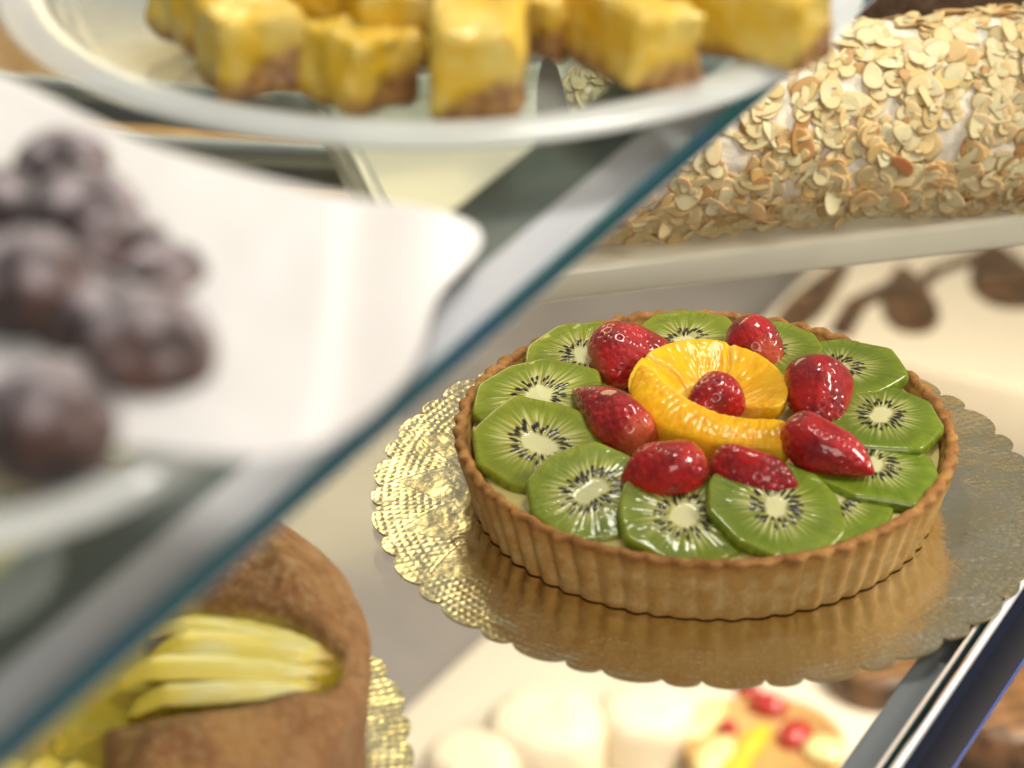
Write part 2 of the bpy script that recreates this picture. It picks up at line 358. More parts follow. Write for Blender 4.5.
def kiwi_mesh(seed, Rk, th_=.62):
    g = np.random.default_rng(seed); n, m = 300, 46
    ph = np.linspace(0, 2 * math.pi, n, endpoint=False)
    # a slice peeled with a knife: soft flats round the outline
    nf = g.integers(8, 11); a0 = g.random() * 6.28; flats = np.sort(a0 + (np.arange(nf) + g.uniform(-.28, .28, nf)) * 2 * math.pi / nf)
    d = np.stack([np.cos(flats), np.sin(flats)], -1); off = g.uniform(.96, 1.03, nf)
    uv = np.stack([np.cos(ph), np.sin(ph)], -1)
    sup = np.clip(uv @ d.T, .05, None) / off; rad = 1 / (np.sum(sup ** 40, 1) ** (1 / 40.))
    rad = Rk * (.06 + .94 * rad) * .985; el = g.uniform(.0, .07); ea = g.random() * 3.14
    rad = rad * (1 + el * np.cos(2 * (ph - ea)))
    rho = np.linspace(0.0, 1, m) ** .95; rho[0] = .004
    core_a = g.random() * 3.14; core_e = g.uniform(.08, .38); CR = g.uniform(.15, .235); lit_thru = (.9, .8, 1., .75, .55, .35, .3, .1, .2, .3, .5, .7)[seed - 40]
    PH, RH = np.meshgrid(ph, rho, indexing='ij')
    corr = CR * (1 + core_e * np.cos(2 * (PH - core_a))) * (1 + .10 * vnoise(np.stack([np.cos(PH) * 3 + seed, np.sin(PH) * 3, PH * 0], -1)))
    s = (RH - corr)                                          # distance out of the core
    streak = vnoise(np.stack([PH * 17, RH * 1.2, PH * 0 + seed], -1)); streak2 = vnoise(np.stack([PH * 42, RH * 2.2, PH * 0 + seed + 9], -1))
    mott = fbm(np.stack([RH * np.cos(PH) * 5, RH * np.sin(PH) * 5, PH * 0 + seed], -1), 3)
    c = mix((.36, .42, .055), (.165, .265, .018), sstep(.02, .46, s + .10 * streak + .08 * mott))
    c = mix(c, (.27, .36, .035), sstep(.60, .74, s) * .45)
    c = mix(c, (.44, .46, .10), np.clip(sstep(.15, .8, streak) * .7 * sstep(.68, .2, s), 0, 1))
    c = mix(c, (.10, .17, .012), np.clip(sstep(.2, .9, streak2) * .5 * sstep(.0, .1, s), 0, 1))
    c = c * np.array([.80 + .42 * lit_thru, .80 + .14 * lit_thru, .55])  # left slices painted yellower, as if light came through them
    ray = sstep(.35, .8, np.cos(PH * 36 + 3.0 * streak) * .5 + .5) * sstep(.56, .12, s + .12 * streak2) * sstep(-.02, .05, s)
    c = mix(c, (.74, .72, .36), ray * .72)
    c = mix(c, (.72, .68, .34), sstep(.05, -.04, s + .03 * streak2))
    c = c * (1 + .20 * mott)[..., None]
    c = mix(c, (.70, .69, .37), sstep(.04, -.03, s))
    c = mix(c, c * .62, sstep(-.02, .05, s) * sstep(.34, .12, s) * (1 - ray))
    ns = int(g.integers(46, 54)); hgt = np.zeros_like(RH)
    for k in range(ns):
        a = (k + g.uniform(-.42, .42)) * 2 * math.pi / ns
        rc = CR * (1 + core_e * np.cos(2 * (a - core_a))) + (.075, .195, .135)[k % 3] + g.uniform(-.03, .03)
        if g.random() < .14: continue
        dl = (RH - rc) / g.uniform(.058, .078); da = ((PH - a + math.pi) % (2 * math.pi) - math.pi) * RH / (.0250 * (1 - .45 * np.clip(-dl, -1, 1)))
        q = dl * dl + da * da
        c = mix(c, (.012, .009, .006), sstep(1.35, .7, q)); hgt += sstep(1.4, .2, q) * .02
    bulge = .05 * (1 - RH ** 2) - .05 * sstep(.08, -.05, s)
    z = th_ + bulge + hgt + .018 * streak * sstep(0, .1, s) * (1 - RH) + .02 * mott - .05 * sstep(.955, 1., RH) ** 2
    X_, Y_ = rad[:, None] * RH * np.cos(PH), rad[:, None] * RH * np.sin(PH)
    top = np.stack([X_, Y_, z], -1); cols = [c]; lay = [top]
    for k, (q, zz) in enumerate([(1.02, th_ - .2), (1.022, th_ * .5), (1.0, .06), (.9, 0.)]):
        sn = vnoise(np.stack([ph * 15, ph * 0 + k * .4, ph * 0 + seed], -1))
        lay.append(np.stack([rad * q * np.cos(ph), rad * q * np.sin(ph), np.full(n, zz) + .0 * sn], -1)[:, None])
        cols.append(mix((.10, .165, .010), (.20, .27, .022), sstep(-.3, .6, sn))[:, None])
    V = np.concatenate(lay, 1); Cc = np.concatenate(cols, 1)
    return V.reshape(-1, 3), grid_f(n, m + 4, wu=True)[:, ::-1].copy(), np.clip(Cc.reshape(-1, 3), .004, 1)
def place(o, loc, nrm, spin):
    nrm = Vector(nrm).normalized(); q = Vector((0, 0, 1)).rotation_difference(nrm)
    o.rotation_mode = 'QUATERNION'; o.rotation_quaternion = q @ Matrix.Rotation(spin, 3, 'Z').to_quaternion(); o.location = Vector(loc) * S
KIWIS = [  # picture point, height, radius, outward tilt, shingle tilt, lean
    ((582, 350), 2.52, 2.45, 2, 8, 4), ((540, 392), 2.46, 2.55, 4, 7, 3), ((539, 440), 2.44, 2.65, 5, 7, 3), ((583, 490), 2.44, 2.45, 9, 8, 5),
    ((680, 524), 2.36, 2.5, 9, 7, 5), ((787, 518), 2.52, 2.6, 11, 3, 5), ((864, 514), 2.18, 2.45, 6, 4, 5), ((889, 466), 2.34, 2.5, 5, 8, 7),
    ((885, 412), 2.52, 2.5, 4, 8, 9), ((840, 364), 2.62, 2.5, 2, 8, 8), ((766, 346), 2.52, 2.4, 2, 8, 5), ((686, 338), 2.42, 2.5, 2, 4, 4)]
for i, (px, hz, rk, to, ts, ln) in enumerate(KIWIS):
    V, Fc, Cc = kiwi_mesh(40 + i, rk, .62)
    o = mesh_obj('kiwi_slice', V, Fc, KIWI, tart, col=Cc)
    hz += .5; q = at(*px, hz + .55 + TZ); a = math.atan2(q[1], q[0]); r = min(math.hypot(q[0], q[1]), 9.25 - rk * .9)
    q = np.array([r * math.cos(a), r * math.sin(a), hz - .20])
    n = np.array([math.cos(a), math.sin(a), 0]) * math.sin(R_(to)) + np.array([-math.sin(a), math.cos(a), 0]) * math.sin(R_(ts)) + np.array([0, -math.sin(R_(ln)), 1])
    place(o, q, n, i * 1.7)

def berry_mesh(seed, L, W, H, blunt):
    g = np.random.default_rng(seed); n, m = 190, 110
    u = np.linspace(0.0, 1, m); ph = np.linspace(0, 2 * math.pi, n, endpoint=False)
    U, P = np.meshgrid(u, ph, indexing='ij')
    sh = np.power(np.clip(np.sin(math.pi * np.clip(U, 0, 1) ** blunt), 0, 1), .60 + .30 * sstep(.45, 1., U) * .25)
    lump = 1 + .18 * vnoise(np.stack([U * 2.4, np.cos(P) * 1.2 + seed, np.sin(P) * 1.2], -1))
    cz = np.sin(P); D = np.where(cz > 0, cz, cz * .55)
    V = np.stack([(U - .5) * L, .5 * W * sh * np.cos(P) * lump, H * sh * D * lump], -1)
    # pips in staggered rows
    rows = int(L / .29); S_, k = [], 0
    for i in range(1, rows):
        uu = i / rows; w_ = float(np.sin(math.pi * uu ** blunt) ** .62); cnt = max(5, int(w_ * (W + H) * 1.6 / .36))
        for j in range(cnt):
            a = (j + .5 * (i % 2) + g.uniform(-.15, .15)) * 2 * math.pi / cnt; uj = uu + g.uniform(-.008, .008); w2 = float(np.clip(np.sin(math.pi * uj ** blunt), 0, 1) ** .62)
            S_.append(((uj - .5) * L, .5 * W * w2 * math.cos(a), H * w2 * (math.sin(a) if math.sin(a) > 0 else .55 * math.sin(a))))
    Vf = V.reshape(-1, 3); best = np.full(len(Vf), 9.)
    for s in S_:
        best = np.minimum(best, np.sum((Vf - s) ** 2, 1))
    dist = np.sqrt(best)
    cen = np.array([0, 0, .1 * H]); nr = Vf - cen; nr /= np.linalg.norm(nr, axis=1, keepdims=True) + 1e-6
    disp = -.085 * np.exp(-(dist / .095) ** 2) + .028 * np.exp(-(dist / .03) ** 2) + .02 * fbm(Vf * 2 + seed, 3)
    Vf = Vf + nr * disp[:, None]
    nz = fbm(Vf * 1.3 + seed * 3, 3); uu = U.reshape(-1)
    c = mix((.50, .012, .012), (.21, .004, .007), sstep(-.45, .45, nz))
    c = mix(c, (.58, .12, .05), sstep(.14, .0, uu) * .8)
    c = mix(c, (.50, .03, .035), sstep(.20, .11, dist) * sstep(.06, .11, dist) * .35)
    c = mix(c, (.16, .03, .01), sstep(.060, .025, dist) * .6)
    return Vf, grid_f(m, n, wv=True), np.clip(c, .002, 1)
BERRIES = [  # picture point, height of middle, length, width, height, heading, pitch, blunt
    ((634, 360), 2.95, 3.9, 3.3, 1.70, 18, -4, .62), ((752, 351), 2.85, 3.4, 2.6, 1.6, 112, 8, .75), ((818, 401), 3.25, 3.6, 3.1, 1.55, -98, 12, .58),
    ((828, 453), 3.35, 4.2, 2.6, 1.55, -33, 8, .68), ((754, 476), 3.2, 3.7, 2.1, 1.35, -20, 5, .72), ((665, 473), 3.30, 3.6, 2.8, 1.60, 190, 4, .85),
    ((609, 417), 3.15, 5.3, 2.5, 1.45, 123, 0, .52), ((711, 407), 3.6, 2.8, 2.2, 1.4, 205, 2, .66)]
for i, (px, hz, L, W_, H_, az, pit, bl) in enumerate(BERRIES):
    V, Fc, Cc = berry_mesh(70 + i, L * .97, W_ * .95, H_ * .93, bl)
    o = mesh_obj('strawberry', V, Fc, BERRY, tart, col=Cc)
    hz += .5; q = at(*px, hz + TZ); o.location = Vector((q[0], q[1], hz)) * S
    o.rotation_euler = (0, R_(pit), R_(az))

def orange_seg(path_in, path_out, zin, zout, thick, seed, crown):
    """one peeled orange segment swept between an inner and an outer line"""
    n, m = 150, 64; g = np.linspace(0, 1, n); per = np.linspace(0, 1, m, endpoint=False)
    def crv(P):
        P = np.asarray(P, float); k = np.linspace(0, 1, len(P)); out = np.stack([np.interp(g, k, P[:, j]) for j in range(P.shape[1])], -1)
        for _ in range(60): out[1:-1] = .25 * out[:-2] + .5 * out[1:-1] + .25 * out[2:]
        return out
    I = np.concatenate([crv(path_in), crv(np.array(zin)[:, None])], 1); O = np.concatenate([crv(path_out), crv(np.array(zout)[:, None])], 1)
    ends = np.minimum(np.clip(np.minimum(g, 1 - g) / .10, 0, 1), 1); ends = np.sqrt(1 - (1 - ends) ** 2); ends = .12 + .88 * ends
    V, UV = [], []
    for t in per:
        if t < .5: a = t / .5; top = True
        else: a = 1 - (t - .5) / .5; top = False
        rnd = math.sqrt(max(0, 1 - (2 * a - 1) ** 2)) ** .6
        base = I * (1 - a) + O * a + np.array([0, 0, .5])
        mid = (I + O) / 2 + np.array([0, 0, .5]); base = mid + (base - mid) * ends[:, None]
        P = base.copy(); P[:, 2] += (crown * rnd if top else -thick * rnd * ends)
        V.append(P); UV.append(np.full(n, a))
    V = np.stack(V, 1); A = np.stack(UV, 1); Gg = np.repeat(g[:, None], m, 1)
    ves = vnoise(np.stack([Gg * 52 + 2.5 * A, A * 4.5, Gg * 0 + seed], -1)); ves2 = vnoise(np.stack([Gg * 110, A * 7, Gg * 0 + seed + 5], -1))
    blot = fbm(np.stack([Gg * 6, A * 3, Gg * 0 + seed + 3], -1), 3)
    V[..., 2] += .020 * ves + .016 * ves2 + .07 * blot
    if crown < .3:
        for gs in (.30, .63):
            gr = np.exp(-((Gg - gs - .02 * np.sin(A * 5)) / .010) ** 2); V[..., 2] -= .16 * gr
    else:
        gr = 0 * Gg
    c = mix((.84, .41, .0), (.90, .50, .002), sstep(-.5, .5, ves)); c = mix(c, (.80, .31, .001), sstep(.1, .7, blot) * .5)
    c = mix(c, (.92, .60, .05), np.clip(sstep(.35, .9, ves2) * .4 + sstep(.93, 1., A) * .45, 0, 1))
    if crown < .3:
        for gs in (.30, .63): c = mix(c, (.93, .66, .14), np.exp(-((Gg - gs - .02 * np.sin(A * 5) - .014) / .007) ** 2) * .7)
    c = mix(c, (.94, .72, .20), np.exp(-((A - .03) / .05) ** 2) * .55)
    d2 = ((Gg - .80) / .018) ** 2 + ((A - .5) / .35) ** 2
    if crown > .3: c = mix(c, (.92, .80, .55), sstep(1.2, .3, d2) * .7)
    Fc = [tuple(f) for f in grid_f(n, m, wv=True).tolist()] + [tuple(range(m)), tuple((n - 1) * m + j for j in range(m - 1, -1, -1))]
    return mesh_obj('orange_segment', V.reshape(-1, 3), Fc, ORANGE, tart, col=c.reshape(-1, 3))
cx, cy = .18, .35
aa = np.radians(np.array([196, 170, 140, 110, 80, 50, 18, -20]))
orange_seg([(cx + 1.25 * math.cos(a), cy + .2 + 1.5 * math.sin(a)) for a in aa], [(cx + 3.35 * math.cos(a), cy + .05 + (3.8 if math.sin(a) > 0 else 3.0) * math.sin(a)) for a in aa],
           [3.3, 3.3, 3.3, 3.3, 3.3, 3.3, 3.25, 3.2], [3.9, 4.15, 4.3, 4.3, 4.25, 4.1, 3.95, 3.7], 1.1, 3, .10)
pin = [(-2.15, 1.35), (-1.75, .2), (-.75, -1.0), (.5, -1.75), (1.8, -1.95), (3.2, -1.75)]
pout = [(-3.1, .95), (-2.95, -.7), (-1.8, -2.4), (.05, -3.3), (1.8, -3.5), (3.35, -3.2)]
orange_seg(pin, pout, [4.65, 4.5, 4.2, 3.95, 3.85, 3.8], [4.0, 3.8, 3.6, 3.5, 3.45, 3.4], 1.2, 8, .30)

# ------------------------------------------------------------------ apple cake
AC = np.array([-24.75, -17.9, .17])
cake = thing('apple_cake', 'round brown apple cake with yellow apple slices baked into its top', 'cake', AC)
LENS = [(6.6, -1.5, R_(6), 4.9, 2.9), (1.9, -8.6, R_(-76), 4.4, 2.4), (-.6, .2, 0, 7.4, 6.9)]      # centre, heading, half length, half width of each baked-open pocket
def lens_d(x, y):
    best = 0
    for px, py, a, hl, hw in LENS:
        u = ((x - px) * math.cos(a) + (y - py) * math.sin(a)) / hl; v = (-(x - px) * math.sin(a) + (y - py) * math.cos(a)) / (hw * (1 - .22 * u))
        best = best + np.exp(-4. * np.minimum(np.abs(u) ** 2.4 + np.abs(v) ** 2.2, 12.))
    return -np.log(best + 1e-9) / 4.
def make_apple_cake():
    n = 520; th = np.linspace(0, 2 * math.pi, n, endpoint=False)
    s = np.concatenate([np.linspace(.01, .93, 96) * 12.2, ])
    RR, TT = np.meshgrid(s, th); x, y = RR * np.cos(TT), RR * np.sin(TT)
    ld = lens_d(x, y); P3 = np.stack([x, y, x * 0], -1)
    puff = 5.2 + .55 * sstep(2, 9, RR) - 1.0 * sstep(9.0, 11.5, RR) ** 2 + .22 * fbm(P3 * .35, 3) + .95 * sstep(-1, 5, y) * sstep(12., 7., RR)
    ridge = 1.0 * sstep(.95, 2.6, ld) - .45
    dep = sstep(1.15, .55, ld + .10 * fbm(P3 * .9 + 4, 3) + .12 * fbm(P3 * .35 + 14, 2))
    z = puff + ridge * sstep(11.6, 9., RR) - .95 * dep + .09 * fbm(P3 * 3, 4) + .16 * fbm(P3 * 1.1, 3) * (1 - dep)
    nz = fbm(P3 * .7 + 8, 4); fn = fbm(P3 * 5, 3)
    c = mix((.78, .43, .13), (.46, .20, .055), sstep(-.35, .45, nz))
    c = mix(c, (.80, .55, .27), sstep(.05, .5, fn) * .7); c = mix(c, (.26, .09, .03), sstep(.05, .5, fbm(P3 * 4 + 30, 3)) * .4)
    c = mix(c, (.62, .27, .11), sstep(8.5, 11.5, RR) * .4)
    edge = sstep(1.5, 1.05, ld); c = mix(c, (.30, .12, .025), edge * .75)
    yel = sstep(1.02, .74, ld + .14 * fbm(P3 * .8 + 2, 3))
    c = mix(c, mix((.90, .66, .02), (.94, .80, .09), sstep(-.3, .5, fbm(P3 * .9, 3))), yel)
    lay = [np.stack([x, y, z], -1)]; cols = [c]; zt = z[:, -1]
    for k, a in enumerate(np.linspace(.06, 1, 26)):
        if a < .4:
            q = a / .4 * math.pi / 2; r = 11.35 + .85 * math.sin(q); zz = zt - 1.0 * (1 - math.cos(q))
        else:
            b = (a - .4) / .6; r = 12.2 - .35 * b; zz = (zt - 1.0) * (1 - b) + .0 * b
        P = np.stack([r * np.cos(th), r * np.sin(th), zz + 0 * th], -1); f2 = fbm(P * np.array([1.2, 1.2, .5]) + 3, 4); f3 = fbm(P * 4, 3)
        P[:, :2] *= (1 + .006 * f2 + .002 * f3)[:, None]
        lay.append(P[:, None]); cols.append(mix(mix((.62, .29, .11), (.76, .42, .18), sstep(-.3, .4, f2)), (.26, .08, .03), sstep(.15, .55, f3) * .6)[:, None])
    V = np.concatenate(lay, 1); Cc = np.concatenate(cols, 1)
    m = M('baked_cake_crumb', rough=.55, sss=.1, sscale=.003)
    sp_ = m.noise(3.8, 5, .7).ramp(.50, .66); m.set(color=m.mix(sp_ * .38, m.vcol(), (.90, .64, .33)), normal=m.bump(m.noise(4, 6, .75), .35, 1.))
    mesh_obj('sponge', V.reshape(-1, 3), grid_f(n, V.shape[1], wu=True)[:, ::-1].copy(), m.m, cake, col=np.clip(Cc.reshape(-1, 3), .01, 1))
make_apple_cake()
APPLE = mk_vcol('baked_apple_flesh', .42, .35, .2, 4, .05, .5, .25, .004, (1, .8, .3))
def apple_slice(p0, p1, wmax, lift, bow, seed):
    """a cut apple slice lying in a pocket from p0 to its pointed end p1: flat flanks and a sharp ridge"""
    n, m = 90, 28; g = np.linspace(0, 1, n); per = np.linspace(0, 2 * math.pi, m, endpoint=False)
    p0, p1 = np.array(p0), np.array(p1); d = (p1 - p0) / np.linalg.norm(p1 - p0); nr = np.array([-d[1], d[0]])
    wid = wmax * (.25 + .75 * np.sin(math.pi * np.clip(g * .80 + .12, 0, 1)) ** .8) * np.clip((1 - g) / .16, .12, 1) ** .6 * np.clip(g / .05, .2, 1) ** .5
    cs, sn = np.cos(per), np.sin(per); k = 1 / (np.abs(cs) + np.abs(sn)) ** .8; cs, sn = cs * k, sn * k
    ax = p0 + (p1 - p0) * g[:, None] + nr * (bow * np.sin(math.pi * g))[:, None]
    off = wid[:, None] * (cs - .35 * sn); up_ = lift + .05 * seed % .12 + .10 * np.sin(math.pi * g)[:, None] - .75 * (np.clip(1 - g / .22, 0, 1) ** 1.6)[:, None] + .46 * wid[:, None] * sn
    V = np.concatenate([ax[:, None, :] + nr * off[..., None], up_[..., None]], -1)
    nz = fbm(np.stack([V[..., 0] * .6, V[..., 1] * 3 + seed, V[..., 2] * 3], -1), 3); V[..., 2] += .13 * nz; V[..., 1] += .10 * nz
    c = mix((.90, .74, .16), (.94, .86, .42), sstep(-.35, .4, nz)); c = mix(c, (.60, .30, .06), sstep(.90, 1., g)[:, None] * .8 + 0 * nz)
    c = mix(c, (.90, .68, .04), sstep(.40, .1, g)[:, None] * .8 + 0 * nz)
    Fc = [tuple(f) for f in grid_f(n, m, wv=True).tolist()] + [tuple(range(m)), tuple((n - 1) * m + j for j in range(m - 1, -1, -1))]
    mesh_obj('apple_slice', V.reshape(-1, 3), Fc, APPLE, cake, col=c.reshape(-1, 3))
for i_, (q0, q1, w_, z_, b_) in enumerate([((3.4, .5), (10.7, -1.4), .85, 4.75, .55), ((2.7, -.8), (10.95, -2.0), .95, 4.78, .35), ((3.0, -2.2), (10.9, -2.5), .95, 4.75, .15), ((2.6, -3.7), (10.6, -3.1), .9, 4.62, -.1),
                           ((2.2, -5.9), (1.3, -12.2), .85, 4.6, .3), ((3.4, -6.2), (2.3, -12.3), .85, 4.65, .2), ((.9, -5.8), (.5, -12.0), .8, 4.55, .2)]):
    k_ = .6 if q0[1] > -5 else 0.; q0 = (q0[0] + (1.0 if k_ else 0.), q0[1] + k_); q1 = (q1[0], q1[1] + k_ * 1.2)
    q0 = (q0[0] + (.0, .9, -.4, .6)[i_ % 4] * (1 if k_ else 0), q0[1]); apple_slice(q0, q1, w_ * .92, z_ + .22 + .07 * ((i_ * 2) % 3), b_ * .25, w_ * 7 + q0[1])

# ------------------------------------------------------------------ acrylic tray with the almond roll
TA = R_(14.2)
tray = thing('acrylic_tray', 'milky translucent acrylic tray holding the almond roll', 'tray', at(404, 322, 0), TA)
box('slab', 0, 62, 0, 21, .02, 1.7, ACRYL, tray, .35)
def bar(name, x0, x1, y0, y1): box(name, x0, x1, y0, y1, 1.7, 2.9, ACRYL_RIM, tray, .22)
bar('lip', .05, .85, .05, 20.95); bar('lip', .9, 61.9, 20.1, 20.95)

RAX = R_(10.9); RR_ = 4.62
roll = thing('almond_roll', 'thick cream roll coated all over in toasted almond flakes', 'cake roll', (at(590, 258, 1.72)), RAX)
X0, X1, YC, ZC = -.9, 42., 3.9, 3.95
def roll_pt(x, ph, r=None):
    """point on the roll: ph = 0 faces the front, 90 deg the top"""
    r = RR_ if r is None else r
    y = YC - r * np.cos(ph); z = np.maximum(ZC + r * np.sin(ph), .0)
    return y, z
def make_roll():
    n, m = 380, 150; xs = np.linspace(X0, X1, n); ph = np.linspace(-1.05, math.pi + 1.05, m)
    XX, PP = np.meshgrid(xs, ph, indexing='ij'); q = np.stack([XX, np.cos(PP) * 4.7, np.sin(PP) * 4.7], -1)
    r = RR_ + .14 * fbm(q * .5, 3) + .10 * fbm(q * 1.8, 3)
    r = r * (1 - .10 * sstep(X0 + .9, X0, XX))
    Y, Z = YC - r * np.cos(PP), np.maximum(ZC + r * np.sin(PP), 0.)
    cm = M('whipped_cream', color=(.88, .82, .68), rough=.5, sss=.2, sscale=.004); cm.set(normal=cm.bump(cm.noise(4, 4), .08, .6))
    mesh_obj('cream_coat', np.stack([XX, Y, Z], -1).reshape(-1, 3), grid_f(n, m), cm.m, roll)
    e = np.stack([np.full(m, X0), Y[0], Z[0]], -1); cen = np.array([[X0, YC, ZC]])
    ck = M('dark_cut_end', rough=.7); ck.set(color=ck.mix(ck.noise(3, 4).ramp(.35, .65), (.035, .022, .012), (.085, .05, .025)), normal=ck.bump(ck.noise(7, 5), .1, .8))  # plain dark brown for the cut end
    mesh_obj('cut_end', np.concatenate([e, cen]), [(i, i + 1, m) for i in range(m - 1)][::-1], ck.m, roll, smooth=False)
make_roll()
fm = M('toasted_almond_flake', rough=.5, sss=.3, sscale=.003); fm.set(color=fm.vcol(), normal=fm.bump(fm.noise(12, 4), .03, .5)); FLAKE = fm.m
def flake(g, small=1.):
    """one thin curved almond slice: a rounded teardrop, darker along the skin"""
    na = 16; a = np.linspace(0, 2 * math.pi, na, endpoint=False)
    L, Wd = g.uniform(.50, .88) * small, g.uniform(.32, .56) * small; curl = g.uniform(-.16, .18); tw = g.uniform(-.22, .22); tt = .02
    x = L * np.cos(a); y = Wd * np.sin(a) * (1 - .28 * np.cos(a)); cut = g.uniform(.5, 1.6)
    if g.random() < .6: y = np.minimum(y, Wd * .9 * cut - .6 * x * g.uniform(-.4, .4)) if cut < 1 else y
    if g.random() < .5: x = np.minimum(x, L * g.uniform(.1, .7))
    out, cols = [], []
    tone = g.random()
    base = mix((.86, .70, .43), (.80, .53, .22), tone ** 1.3); edge = mix((.80, .57, .28), (.68, .40, .15), tone)
    if g.random() < .05: base = base * np.array([.70, .52, .36]); edge = edge * .6
    for q, zz, e in ((.0, tt, 0), (.45, tt, .0), (.86, tt * .9, .1), (1., .0, 1.), (.8, -tt, .3), (.0, -tt, .1)):
        px, py = x * q, y * q
        out.append(np.stack([px, py, zz + curl * px * px * .8 + curl * .2 * py * py + tw * px * py], -1)); cols.append(np.tile(mix(base, edge, e), (na, 1)))
    return np.stack(out, 1).reshape(-1, 3), np.stack(cols, 1).reshape(-1, 3), grid_f(na, 6, wu=True)[:, ::-1].copy()
def coat_roll():
    g = np.random.default_rng(5); tot = 3100; big = []
    AV, AC_, AF, off = [], [], [], 0
    for i in range(tot):
        xx = g.uniform(X0 + .2, 24); ph = g.uniform(-.72, 2.5)
        if 1600 < i < 1900: ph = g.uniform(-.85, -.35)
        if not 1600 < i < 1900 and fbm(np.array([xx * .8, math.cos(ph) * 4, math.sin(ph) * 4]), 2) > (.08 if i < 1900 else .12): continue
        V, c, f = flake(g, g.uniform(.85, 1.35) if i < 1900 else g.uniform(.35, .75))
        y, z = YC - (RR_ + .08) * math.cos(ph), max(ZC + (RR_ + .08) * math.sin(ph), .12)
        nrm = np.array([g.normal(0, .18), -math.cos(ph) + g.normal(0, .15), math.sin(ph) + g.normal(0, .18)]); nrm /= np.linalg.norm(nrm)
        q = Vector((0, 0, 1)).rotation_difference(Vector(nrm)) @ Matrix.Rotation(g.uniform(0, 6.28), 3, 'Z').to_quaternion()
        Rm = np.array(q.to_matrix()); lift = g.uniform(-.05, .09)
        p = np.array([xx, y, z]) + nrm * lift
        front = -.6 < ph < 1.5 and -3 < xx < 21
        if front and len(big) < 100 and i < 1600 and g.random() < .35 and np.ptp(V[:, 0]) > 1.15:
            o = mesh_obj('almond_flake', V, f, FLAKE, roll, col=c); o.rotation_mode = 'QUATERNION'; o.rotation_quaternion = q; o.location = Vector(p + nrm * .05) * S; big.append(o)
        else:
            AV.append(V @ Rm.T + p); AC_.append(c); AF.append(f + off); off += len(V)
    o = mesh_obj('almond_coating', np.concatenate(AV), np.concatenate(AF), FLAKE, roll, col=np.concatenate(AC_)); o['kind'] = 'stuff'
coat_roll()

# chocolate log behind it
cl = M('dark_chocolate_crumb', rough=.8); cl.set(color=cl.mix(cl.noise(6, 5).ramp(.35, .68), (.05, .025, .012), (.17, .09, .05)), normal=cl.bump(cl.noise(9, 6, .7), .2, 1.))
n, m = 240, 90; xs = np.linspace(0, 40, n); ph = np.linspace(-.9, math.pi + .9, m); XX, PP = np.meshgrid(xs, ph, indexing='ij')
qn = np.stack([XX, np.cos(PP) * 5, np.sin(PP) * 5], -1); r = 4.9 + .22 * fbm(qn * 1.1, 4) + .18 * fbm(qn * 4, 3); r[0] = .02; r[1] *= .9; r[-1] = .02
tray2 = thing('acrylic_tray', 'clear acrylic tray under the dark chocolate log behind the almond roll', 'tray', (2, 40.5, 0), RAX)
box('slab', 0, 48, 0, 12, .02, 1.2, ACRYL, tray2, .3)
o = mesh_obj('chocolate_log', np.stack([XX, 5.6 - r * np.cos(PP), np.maximum(3.4 + r * np.sin(PP), 0)], -1).reshape(-1, 3), grid_f(n, m), cl.m, loc=(2.5, 40.5, 1.22)); o.rotation_euler = (0, 0, RAX)
tag(o, 'dark brown chocolate crumb log in the corner behind the almond roll', 'cake roll')

# ------------------------------------------------------------------ on the upper shelf
def up(x, y, dz=0.):
    """plan position on the upper shelf"""
    k = (CAM[2] - UZ - dz) / (CAM[2] - 21.3); return np.stack([CAM[0] + (np.asarray(x) - CAM[0]) * k, CAM[1] + (np.asarray(y) - CAM[1]) * k], -1)
UK = (CAM[2] - UZ) / (CAM[2] - 21.3)
ST = 4.8                                    # height of the footed plate
US = (CAM[2] - UZ - ST) / (CAM[2] - 21.3)
pl = thing('glass_plate', 'round footed frosted glass plate under the white paper and the sugared dough balls', 'plate', (*up(-25.3, -28.6, ST), UZ))
def round_dish(parent, Rr, depth, rim_w, floor_mat, rim_mat):
    n = 200; th = np.linspace(0, 2 * math.pi, n, endpoint=False)
    def lathe(name, prof, mat):
        V = np.stack([np.stack([r * np.cos(th), r * np.sin(th), np.full(n, z)], -1) for r, z in prof], 1)
        mesh_obj(name, V.reshape(-1, 3), grid_f(n, len(prof), wu=True)[:, ::-1].copy(), mat, parent)
    b = Rr - depth * 1.7
    lathe('dish_floor', [(.01, .35), (b - .5, .35), (b, .45), (Rr - rim_w, depth - .15), (Rr - rim_w, depth - .35), (b + .2, .2), (b - .3, .05), (.01, .05)], floor_mat)
    k = np.linspace(0, 2 * math.pi, 14)
    lathe('dish_rim', [(Rr - rim_w / 2 + rim_w / 2 * math.cos(a), depth - .1 + .28 * math.sin(a)) for a in k[::-1]], rim_mat)
round_dish(pl, 11.2 * US, .85, 1.3, DISH_GLASS, DISH_RIM)
for ch in pl.children: ch.location.z = ST * S
fth = np.linspace(0, 2 * math.pi, 96, endpoint=False); fpr = [(2.2, ST + .1), (1.1, ST - .4), (.8, 1.6), (1.2, .6), (3.4, .25), (3.5, .02), (.01, .02)]
mesh_obj('foot', np.stack([np.stack([r * np.cos(fth), r * np.sin(fth), np.full(96, z)], -1) for r, z in fpr], 1).reshape(-1, 3), grid_f(96, len(fpr), wu=True)[:, ::-1].copy(), DISH_GLASS, pl)
